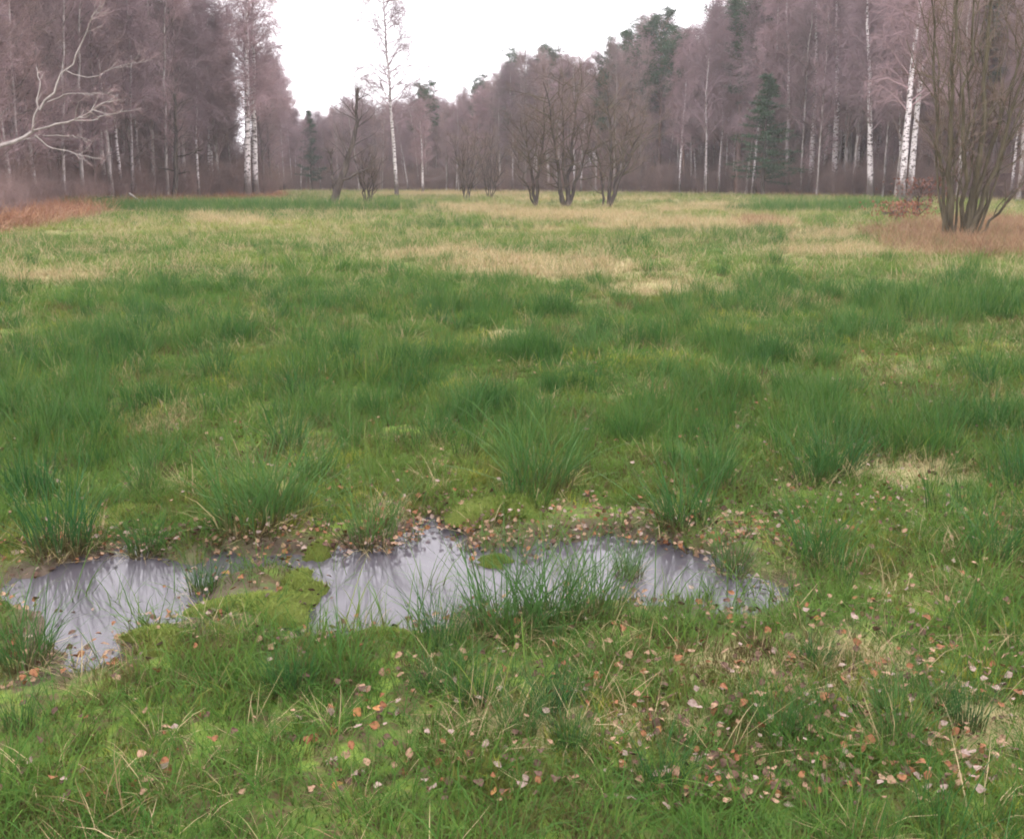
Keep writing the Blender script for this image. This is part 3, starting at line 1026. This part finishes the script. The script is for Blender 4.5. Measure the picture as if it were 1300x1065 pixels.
def stems_tree(stems, seed, limbs, fine, sides=7, tw=(1.0, .55), up=.16, tmin=.3, ang=.6, lr=.035):
    """tree from hand-placed stems [(points, radii), ...]: trunk geo and crown geo"""
    r = np.random.default_rng(seed)
    tr, cr = Geo(), Geo()
    for pts, rad in stems:
        P, R = spline(pts, rad, 12, .05, r)
        tr.tubes(P[None], R[None], sides)
        ln = np.linalg.norm(np.diff(P, axis=0), axis=1).sum()
        A, RA = grow(P[None], R[None], max(3, int(limbs * ln)), tmin, 1, tw[0] * ln * .34, ang, up, 6, lr, .008, r, .45, .17)
        B, RB = grow(A, RA, fine, .12, 1, tw[1] * ln * .19, .7, up * .5, 4, .010, .0055, r, .4, .2)
        Cc, RC = grow(B, RB, 4, .1, 1, tw[1] * ln * .11, .75, .02, 3, .006, .0045, r, .3, .25)
        cr.tubes(A, RA, 5, 0); cr.tubes(B, RB, 3, 1); cr.tubes(Cc, RC, 3, 1)
    return tr, cr

def make_proto(fn, args, trunk_mat, crown_mats):
    tr, cr = fn(*args)
    return tr.mesh("trunk", [trunk_mat]), cr.mesh("crown", crown_mats)

PR = {
    'birch': [make_proto(build_bare, (100 + i, 18, .11 + .02 * (i % 3), 'birch'), M['birch_grey'], [M['twig_birch'], M['twig_birch']]) for i in range(4)],
    'ash': [make_proto(build_bare, (200 + i, 18, .19, 'ash'), M['bark_grey'], [M['twig_brown'], M['twig_brown']]) for i in range(3)],
    'pole': [make_proto(build_bare, (300 + i, 17, .075 + .014 * i, 'pole'), M[['bark_grey', 'bark_mid', 'bark_mid', 'bark_grey'][i]], [M['bark_mid'], M[['twig_brown', 'twig_birch'][i % 2]]]) for i in range(4)],
    'pine': [make_proto(build_pine, (400 + i, 18, .2, .45 + .07 * i), M['bark_pine'], [M['bark_pine'], M['needle']]) for i in range(3)],
    'spruce': [make_proto(build_spruce, (500 + i, 12, .14), M['bark_dark'], [M['bark_dark'], M['needle_light'] if i else M['needle']]) for i in range(2)],
}
PR['stout'] = [make_proto(build_bare, (150 + i, 18, .25, 'birch'), M['birch'], [M['twig_birch'], M['twig_birch']]) for i in range(3)]
PR['airy'] = [make_proto(build_bare, (170 + i, 18, .13 + .10 * i, 'airy'), M['birch'], [M['twig_birch'], M['twig_birch']]) for i in range(2)]
PH = dict(airy=18, stout=18, birch=18, ash=18, pole=17, pine=18, spruce=12)

def tree_at(kind, var, px, Y, H, label, group=None, name=None, cat=None, wide=1.0, rot=None, lean=(0, 0)):
    x = at_depth(px, Y)
    z = float(ground_z(np.array([x]), np.array([Y]))[0])
    r = bpy.data.objects.new(name or {'birch': 'birch_tree', 'stout': 'birch_tree', 'airy': 'birch_tree', 'ash': 'bare_tree', 'pole': 'slender_tree', 'pine': 'pine_tree', 'spruce': 'spruce_tree'}[kind], None)
    COL.objects.link(r)
    s = H / PH[kind]
    r.location = (x, Y, z); r.scale = (s * wide, s * wide, s)
    r.rotation_mode = 'ZYX'
    r.rotation_euler = (lean[0], lean[1], random.uniform(0, 6.28) if rot is None else rot)
    tag(r, label, cat or "tree", group)
    tm, cm = PR[kind][var % len(PR[kind])]
    obj("trunk", tm, r); obj("crown", cm, r)
    return r

SKY = [(340, 20), (360, 90), (380, 150), (400, 138), (420, 140), (445, 122), (480, 128), (520, 122), (545, 112), (565, 130), (600, 112), (625, 100), (650, 78), (690, 70),
       (740, 82), (780, 58), (800, 44), (835, 30), (868, 52), (895, 22), (925, 10), (955, -6), (1000, -30), (1400, -60)]
skx, sky_ = zip(*SKY)

WOODL = "in the wood behind the red-brown bracken"
WOODR = "in the tall wood beyond the multi-stemmed alders"
WOODF = "in the distant wood beyond the lone airy birch"
KLAB = dict(birch="white-stemmed birch with purplish twigs ", ash="bare grey-brown tree with ascending branches ", pole="thin bare tree with short side twigs ",
            pine="scots pine with dark green crown ", spruce="dark conical spruce ")
GN = {WOODL: "left wood", WOODR: "right wood", WOODF: "distant wood"}

def fill_wood(n, lo, hi, where, depth, mix, hfun, hmin):
    for i in range(n):
        px = lo + (hi - lo) * (i + random.random()) / n
        e = float(wood_edge(np.array([px]))[0])
        Y = e + random.random() ** 1.5 * depth
        kind = random.choices(list(mix), list(mix.values()))[0]
        H = hfun(px, Y) * random.uniform(hmin, 1.0)
        if kind == 'spruce': H *= .8
        tree_at(kind, i, px, Y, H, KLAB[kind] + where, "%s trees of the %s" % (kind if kind not in ('ash', 'pole') else {'ash': 'bare', 'pole': 'slender'}[kind], GN[where]),
                wide=random.uniform(.85, 1.15), lean=(random.gauss(0, .03), random.gauss(0, .035)))

def h_left(px, Y):
    return float(np.interp(px, [-80, 260, 310, 345], [19, 20, 17, 12]))
def h_sky(px, Y):
    return float(height_at(np.interp(px, skx, sky_), Y))
fill_wood(125, -70, 300, WOODL, 34, dict(pole=.60, ash=.20, birch=.20), h_left, .75)
fill_wood(150, 565, 1370, WOODR, 26, dict(birch=.40, pole=.38, ash=.17, pine=.05), lambda a, b: min(h_sky(a, b) * 1.02, 23), .86)
fill_wood(75, 335, 590, WOODF, 26, dict(pole=.66, birch=.32, pine=.02), h_sky, .85)

# trees that can be told apart ------------------------------------------------
B = 'stout'
tree_at('airy', 1, 314, 88, 21, "one of the twin white birches at the wood's corner, on the bracken side", rot=.3, lean=(0, .04))
tree_at('airy', 1, 325, 90, 20, "one of the twin white birches at the wood's corner, on the open meadow side", rot=2.0, lean=(0, .025))
tree_at('airy', 0, 504, 96, 21, "lone airy birch standing free in the meadow against the sky", rot=2.57, wide=1.1, lean=(0, -.01))
for px, Y, H in ((336, 96, 16.5), (346, 99, 13)):
    tree_at('pole', 1, px, Y, H, "slim loosely branched tree edging the wood, past the twin white birches", "slim trees past the twin birches", wide=1.25)
tree_at(B, 3, 537, 118, 10, "short pale birch between the lone airy birch and the distant wood", rot=.5)
tree_at(B, 1, 1143, 76, 22, "stouter of two close white birches beside the brown-leaved oak sapling", rot=4.0, lean=(0, .012), wide=.8)
tree_at(B, 2, 1154, 78, 22, "slighter leaning one of two close white birches beside the brown-leaved oak sapling", rot=5.2, lean=(0, .03), wide=.75)
tree_at(B, 3, 1105, 90, 19, "single birch leaning away from the pair of close white birches", rot=1.2, lean=(0, -.06))
for px, Y, H, lab in [(896, 110, 19.5, "bright white birch under a pinkish crown at the skyline step of the tall wood"), (912, 112, 17, "white birch just beside the bright white birch at the skyline step"),
                      (998, 104, 23, "tall white birch rising next to the pine with hanging green boughs"), (1028, 103, 21, "grey-white birch at the edge of the tall wood near the green boughs"),
                      (1058, 100, 22, "dark-patched white birch between the green-boughed spruce and the leaning birch"), (862, 116, 16, "slanting pale birch at the edge of the tall wood near the skyline dip")]:
    tree_at('birch' if px < 1000 else B, int(px), px, Y, H, lab)
for px, Y, top, v, lab in [(650, 140, 76, 0, "scots pine lowest on the rising skyline of the tall wood"), (690, 138, 68, 1, "flat-topped scots pine on the rising skyline above the alders"),
                           (780, 130, 58, 2, "scots pine crown on the skyline next to the rounded one"), (800, 128, 42, 0, "rounded scots pine crown rising above the birches"),
                           (836, 126, 28, 1, "dark scots pine crown standing highest before the skyline dip"), (935, 112, 2, 2, "large scots pine towering over the wood by the sky's edge"),
                           (965, 110, -8, 0, "scots pine with tall dense crown beside the towering one"), (540, 142, 112, 1, "wide-crowned scots pine in the distant wood behind the lone birch"),
                           (1075, 108, -25, 2, "scots pine half hidden among birches of the tall wood")]:
    tree_at('pine', v, px, Y, height_at(top, Y), lab)
tree_at('spruce', 1, 968, 99, height_at(95, 99), "green spruce with hanging boughs in front of the tall wood", wide=1.45)
tree_at('spruce', 0, 396, 148, height_at(140, 148), "dark spruce at the gap between the two woods", wide=.9)

def custom_tree(name, px, Y, stems_px, label, cat, seed, limbs, fine, tm, cms, tw=(1, .55), up=.16, tmin=.3, ang=.6, spread=.5, group=None, lr=.035):
    """stems given as picture polylines, laid out in depth round the base at distance Y"""
    x0 = at_depth(px, Y)
    z0 = float(ground_z(np.array([x0]), np.array([Y]))[0])
    r = np.random.default_rng(seed)
    st = []
    for pts, rad in stems_px:
        dd = r.normal(0, spread)
        P = []
        for j, (a, b) in enumerate(pts):
            q = j / (len(pts) - 1)
            Yj = Y + dd * q if spread else Y + .5 * sin(a / 37) + .4 * sin(b / 29)
            h = height_at(b, Yj)
            P.append((at_depth(a, Yj, h) - x0, Yj - Y, h - z0))
        P[0] = (P[0][0], P[0][1], min(P[0][2], -.15) if P[0][2] < .6 else P[0][2])
        st.append((P, np.linspace(rad[0], rad[1], len(P))))
    tr, cr = stems_tree(st, seed, limbs, fine, 8, tw, up, tmin, ang, lr)
    root = bpy.data.objects.new(name, None); COL.objects.link(root)
    root.location = (x0, Y, z0)
    tag(root, label, cat, group)
    obj("trunk", tr.mesh("trunk", [tm]), root)
    obj("crown", cr.mesh("crown", cms), root)
    return root

DK = [M['bark_dark'], M['twig_brown']]
OL = [M['bark_green'], M['twig_olive']]
custom_tree("willow_tree", 419, 64, [([(419, 257), (432, 236), (444, 195), (457, 150), (452, 112)], (0.300, 0.045)),
                                     ([(424, 246), (422, 215), (417, 190)], (0.112, 0.035)),
                                     ([(434, 231), (450, 222), (468, 213), (478, 195)], (0.120, 0.028))],
            "crooked dark willow leaning over, in front of the distant wood", "tree", 1, 3.4, 5, M['bark_dark'], [M['bark_dark'], M['twig_dark']], (1.0, .6), .08, .35, .8)
custom_tree("alder_tree", 680, 58, [([(681, 264), (679, 240), (672, 200), (660, 150)], (0.120, 0.021)), ([(680, 262), (684, 220), (690, 170), (692, 120)], (0.112, 0.021)),
                                    ([(680, 255), (665, 225), (648, 180)], (0.064, 0.014))],
            "slimmest of the three multi-stemmed alders in mid-meadow", "tree", 2, 2.8, 5, M['bark_dark'], OL, (1.35, .9), .05, .22, .9, .9)
custom_tree("alder_tree", 719, 58, [([(718, 264), (722, 225), (728, 170), (732, 100)], (0.168, 0.021)), ([(717, 262), (708, 215), (700, 150), (690, 105)], (0.128, 0.021)),
                                    ([(720, 258), (740, 205), (757, 140)], (0.120, 0.021)), ([(719, 240), (712, 170), (715, 92)], (0.096, 0.021)), ([(713, 262), (710, 240), (700, 220)], (0.072, 0.021))],
            "tallest of the three multi-stemmed alders in mid-meadow, standing between the others", "tree", 3, 2.8, 5, M['bark_dark'], OL, (1.35, .9), .05, .22, .9, .9)
custom_tree("alder_tree", 774, 57, [([(773, 266), (783, 235), (800, 195), (822, 150)], (0.144, 0.021)), ([(772, 264), (775, 220), (775, 160), (770, 112)], (0.120, 0.021)),
                                    ([(770, 262), (764, 230), (755, 180)], (0.080, 0.021)), ([(780, 240), (792, 190), (800, 125)], (0.080, 0.021))],
            "fan-shaped one of the three multi-stemmed alders in mid-meadow, with slanting stems", "tree", 4, 2.8, 5, M['bark_dark'], OL, (1.35, .9), .05, .22, .9, .9)
for px, Y, t, sd, lab in [(466, 66, 185, 5, "small bare bush next to the crooked willow"), (592, 80, 165, 6, "thin bare bush in mid-meadow between the lone birch and the alders"),
                          (622, 88, 170, 7, "bare twiggy bush just short of the slimmest alder")]:
    by = 228 + CAMH * F / Y
    custom_tree("bare_bush", px, Y, [([(px + dx * .15, by), (px + dx * .6, (by + t) / 2), (px + dx, t + abs(dx))], (.05, .012)) for dx in (-16, -7, 3, 12, 20)],
                lab, "bush", sd, 4, 4, M['bark_dark'], [M['bark_dark'], M['twig_olive']], (1.0, .6), .12, .15)
# right foreground clump
by = 228 + CAMH * F / 27
thin = [([(1196 + 5 * i, by), (1196 + 8 * i, 250 - 6 * (i % 3)), (1192 + 12 * i, 150 + 12 * (i % 4)), (1188 + 15 * i, 60 + 25 * (i % 3)), (1184 + 17 * i + 9 * (i % 2), -50 + 40 * (i % 3))], (.038, .010)) for i in range(9)]
custom_tree("alder_clump", 1218, 27, [([(1212, by), (1206, 240), (1205, 160), (1212, 60), (1216, -60)], (0.083, 0.024)), ([(1222, by), (1240, 230), (1248, 140), (1260, 20), (1268, -80)], (0.090, 0.024)),
                                      ([(1226, by), (1262, 225), (1290, 130), (1320, 20)], (0.075, 0.020)), ([(1208, by), (1198, 235), (1190, 160), (1184, 60), (1180, -40)], (0.053, 0.016)),
                                      ([(1216, by), (1222, 220), (1228, 120), (1236, -20)], (0.068, 0.020)), ([(1230, by), (1285, 250), (1330, 190)], (0.045, 0.016)),
                                      ([(1220, by), (1255, 200), (1300, 60), (1320, -40)], (0.060, 0.016))] + thin,
            "big leafless many-stemmed alder clump rising from withered brown weeds", "tree", 8, 1.5, 4, M['bark_green'], [M['bark_green'], M['twig_olive']], (.8, .55), .08, .2, .6, .9, lr=.014)
# pale dead limb tree on the left: trunk just outside the frame
bl = 228 + CAMH * F / 44
custom_tree("pale_bare_tree", -48, 44, [([(-48, bl), (-44, 240), (-30, 200), (-5, 186), (25, 182), (42, 166)], (0.136, 0.069)),
                                        ([(42, 166), (70, 160), (95, 153), (122, 137), (140, 128), (150, 120)], (0.051, 0.012)),
                                        ([(95, 153), (118, 154), (140, 143), (175, 140)], (0.031, 0.009)),
                                        ([(42, 167), (45, 140), (52, 112), (45, 84)], (0.048, 0.015)),
                                        ([(50, 140), (66, 122), (80, 92), (100, 74), (108, 44), (126, 8)], (0.048, 0.012)),
                                        ([(60, 130), (85, 119), (120, 119), (145, 118)], (0.024, 0.007)),
                                        ([(84, 90), (108, 101), (130, 96), (148, 84), (188, 78)], (0.020, 0.007)),
                                        ([(44, 172), (56, 184), (64, 190), (84, 191), (104, 198), (134, 204)], (0.037, 0.011)),
                                        ([(54, 172), (90, 172), (120, 180)], (0.020, 0.007))],
            "pale barkless tree with long limbs reaching sideways in front of the bracken wood", "tree", 9, 1.6, 3, M['bark_pale'], [M['bark_pale'], M['twig_brown']], (.7, .7), .06, .35, .6, 0)
by2 = 228 + CAMH * F / 78
custom_tree("dark_snag_tree", 222, 78, [([(222, by2), (223, 215), (224, 175), (222, 120)], (.22, .08)), ([(224, 200), (240, 196), (258, 190)], (.07, .02)),
                                        ([(222, 222), (240, 218), (205, 214)][:2], (.07, .02)), ([(222, 218), (212, 215), (200, 214)], (.06, .02))],
            "dark-stemmed stunted tree with level side limbs at the edge of the bracken wood", "tree", 10, 3, 5, M['bark_dark'], [M['bark_dark'], M['twig_dark']], (.7, .5), .06, .4)

# brown-leaved oak saplings by the white birches
def oak(px, Y, top, seed, label):
    by = 228 + CAMH * F / Y
    root = custom_tree("oak_sapling", px, Y, [([(px, by), (px + 3, (by + top) / 2), (px + 6, top)], (.035, .01)), ([(px - 2, by), (px - 8, (by + top) / 2), (px - 14, top + 14)], (.03, .01))],
                       label, "sapling", seed, 6, 5, M['bark_dark'], [M['bark_dark'], M['twig_dark']], (1.1, .6), .08, .15)
    r = np.random.default_rng(seed)
    Hh = height_at(top, Y)
    n = 420
    c = np.column_stack([r.normal(0, .55, n), r.normal(0, .55, n), r.uniform(.25, 1.0, n) * Hh])
    G = Geo()
    e = norm(r.normal(0, 1, (n, 3))) * .065; s = norm(np.cross(e, r.normal(0, 1, (n, 3)))) * .03
    V = np.stack([c - e, c + s, c + e, c - s], 1).reshape(-1, 3)
    i = np.arange(n) * 4
    G.add(V, Q=np.stack([i, i + 1, i + 2, i + 3], -1))
    lv = obj("leaves", G.mesh("leaves", [M['oakleaf']]), root)
    lv["kind"] = "stuff"
M['oakleaf'] = leafy_mat('withered oak leaves', [(.13, .055, .04), (.19, .08, .05)], .2, inst=False)
oak(1166, 40, 226, 31, "oak sapling with red-brown withered leaves in front of the two close birches")
oak(1142, 38, 256, 32, "low oak sapling with red-brown leaves beside the taller sapling")

# fallen poles at the bracken edge
for pts, Y, lab in [([(108, 264), (126, 252), (145, 250)], 62, "dark fallen branch lying over the red bracken"), ([(164, 246), (176, 254), (190, 260)], 66, "pale broken pole leaning down into the bracken")]:
    P = []
    for a, b in pts:
        h = max(height_at(b, Y), .05); P.append((at_depth(a, Y, h), Y, h))
    P, R = spline(P, [.09, .07, .05], 10, .03)
    G = Geo(); G.tubes(P[None], R[None], 7)
    A, RA = grow(P[None], R[None], 6, .2, 1, 1.0, .7, .1, 5, .03, .008, rng)
    G.tubes(A, RA, 4)
    tag(obj("fallen_branch", G.mesh("fallen_branch", [M['bark_dark'] if 'dark' in lab else M['bark_pale']])), lab, "branch")

# ------------------------------------------------------------------ depth of the woods: more trunks behind, and undergrowth
def join_proto(kind, i):
    tm, cm = PR[kind][i]
    n = len(tm.vertices); 
    def arr(me):
        v = np.empty(len(me.vertices) * 3, np.float32); me.vertices.foreach_get("co", v)
        q = np.empty(len(me.polygons) * 4, np.int32); me.loops.foreach_get("vertex_index", q)
        mi = np.empty(len(me.polygons), np.int32); me.polygons.foreach_get("material_index", mi)
        return v.reshape(-1, 3), q.reshape(-1, 4), mi
    v1, q1, m1 = arr(tm); v2, q2, m2 = arr(cm)
    return mesh_np("wood_tree", np.concatenate([v1, v2]), [np.concatenate([q1, q2 + n])], [tm.materials[0]] + list(cm.materials), np.concatenate([m1, m2 + 1]), True)
C_WOOD = proto_coll("wood_tree", [join_proto('pole', 0), join_proto('pole', 2), join_proto('birch', 1), join_proto('ash', 0)])
pts = []; scl = []
for i in range(900):
    px = random.uniform(-300, 1600) if i < 780 else random.uniform(330, 640)
    if 275 < px < 345:
        continue
    if px < 345:
        Y = float(left_wood_edge(px)) + 24 + random.random() * 80; H = (h_left(px, Y) * (.95 if px < 180 else .8)) if px > -50 else 18
    else:
        Y = float(right_wood_edge(px)) + 16 + random.random() * 80
        H = min(h_sky(px, Y) * .86, 24)
    x = at_depth(px, Y)
    pts.append((x, Y, -.05)); scl.append(H / 17.5 * random.uniform(.7, 1))
rot = np.stack([rng.normal(0, .03, len(pts)), rng.normal(0, .03, len(pts)), rng.uniform(0, 6.28, len(pts))], -1)
tag(scatter("deep_wood", np.array(pts), scl, C_WOOD, rng.uniform(0, 1, len(pts)), rot=rot), "crowded bare trees deep inside the woods around the meadow", "wood", kind='stuff')

def brush(seed):
    r = np.random.default_rng(seed)
    G = Geo()
    n = 9
    a = r.uniform(0, 6.28, n)
    P0 = np.stack([.25 * np.cos(a), .25 * np.sin(a), np.full(n, -.1)], -1)
    d = norm(np.stack([np.cos(a) * .35, np.sin(a) * .35, np.ones(n)], -1) + r.normal(0, .12, (n, 3)))
    P = np.stack([P0 + d * s + r.normal(0, .05, (n, 3)) * s for s in np.linspace(0, 3.0, 6)], 1)
    R = np.tile(np.linspace(.02, .006, 6), (n, 1))
    A, RA = grow(P, R, 9, .1, 1, 1.1, .7, .06, 4, .01, .005, r, .4, .2)
    B, RB = grow(A, RA, 6, .1, 1, .55, .75, .02, 3, .007, .004, r, .3, .25)
    G.tubes(P, R, 4, 0); G.tubes(A, RA, 3, 0); G.tubes(B, RB, 3, 0)
    return G.mesh("brush", [M['twig_under']])
M['twig_under'] = twig_mat('undergrowth twigs', (.25, .17, .15), (.15, .112, .105))
C_BRUSH = proto_coll("brush", [brush(s) for s in range(4)])
pts = []; scl = []
for i in range(2100):
    px = random.uniform(-280, 1580)
    e = float(wood_edge(np.array([px]))[0])
    Y = e + random.random() ** 1.3 * 85 + .6
    pts.append((at_depth(px, Y), Y, -.02)); scl.append(random.uniform(.3, 1.1) if Y < e + 8 else random.uniform(.6, 2.0))
for i in range(800):                                      # brush along the foot of the woods
    px = random.uniform(-120, 1420)
    e = float(wood_edge(np.array([px]))[0])
    Y = e + random.random() * 9
    pts.append((at_depth(px, Y), Y, -.02)); scl.append(random.uniform(.35, 1.2))
for i in range(90):                                       # scrub standing in the bracken
    px = random.uniform(-80, 200)
    e = float(left_wood_edge(px))
    Y = e - random.random() ** 1.5 * np.interp(px, [0, 200], [16, 4])
    pts.append((at_depth(px, Y), Y, -.02)); scl.append(random.uniform(.2, .6))
rot = np.stack([rng.normal(0, .05, len(pts)), rng.normal(0, .05, len(pts)), rng.uniform(0, 6.28, len(pts))], -1)
tag(scatter("undergrowth", np.array(pts), scl, C_BRUSH, rng.uniform(0, 1, len(pts)), rot=rot), "tangled brown undergrowth of bare twigs filling the woods", "undergrowth", kind='stuff')

# ------------------------------------------------------------------ haze
def haze():
    X0, X1, Y0, Y1, Z0, Z1 = -330, 330, -90, 420, -1.3, 32
    V = [(a, b, c) for c in (Z0, Z1) for b in (Y0, Y1) for a in (X0, X1)]
    Qd = np.array([(0, 2, 3, 1), (4, 5, 7, 6), (0, 1, 5, 4), (2, 6, 7, 3), (0, 4, 6, 2), (1, 3, 7, 5)])
    m = bpy.data.materials.new("haze"); m.use_nodes = True
    nt = m.node_tree; nt.nodes.clear()
    out = nt.nodes.new("ShaderNodeOutputMaterial")
    v = nt.nodes.new("ShaderNodeVolumePrincipled")
    v.inputs['Color'].default_value = (.96, .93, .98, 1)
    v.inputs['Density'].default_value = HAZE
    v.inputs['Anisotropy'].default_value = .2
    nt.links.new(v.outputs[0], out.inputs['Volume'])
    o = obj("haze", mesh_np("haze", V, [Qd], [m]))
    tag(o, "thin pale haze in the air over the meadow", "haze", kind='stuff')
HAZE = .00045
haze()
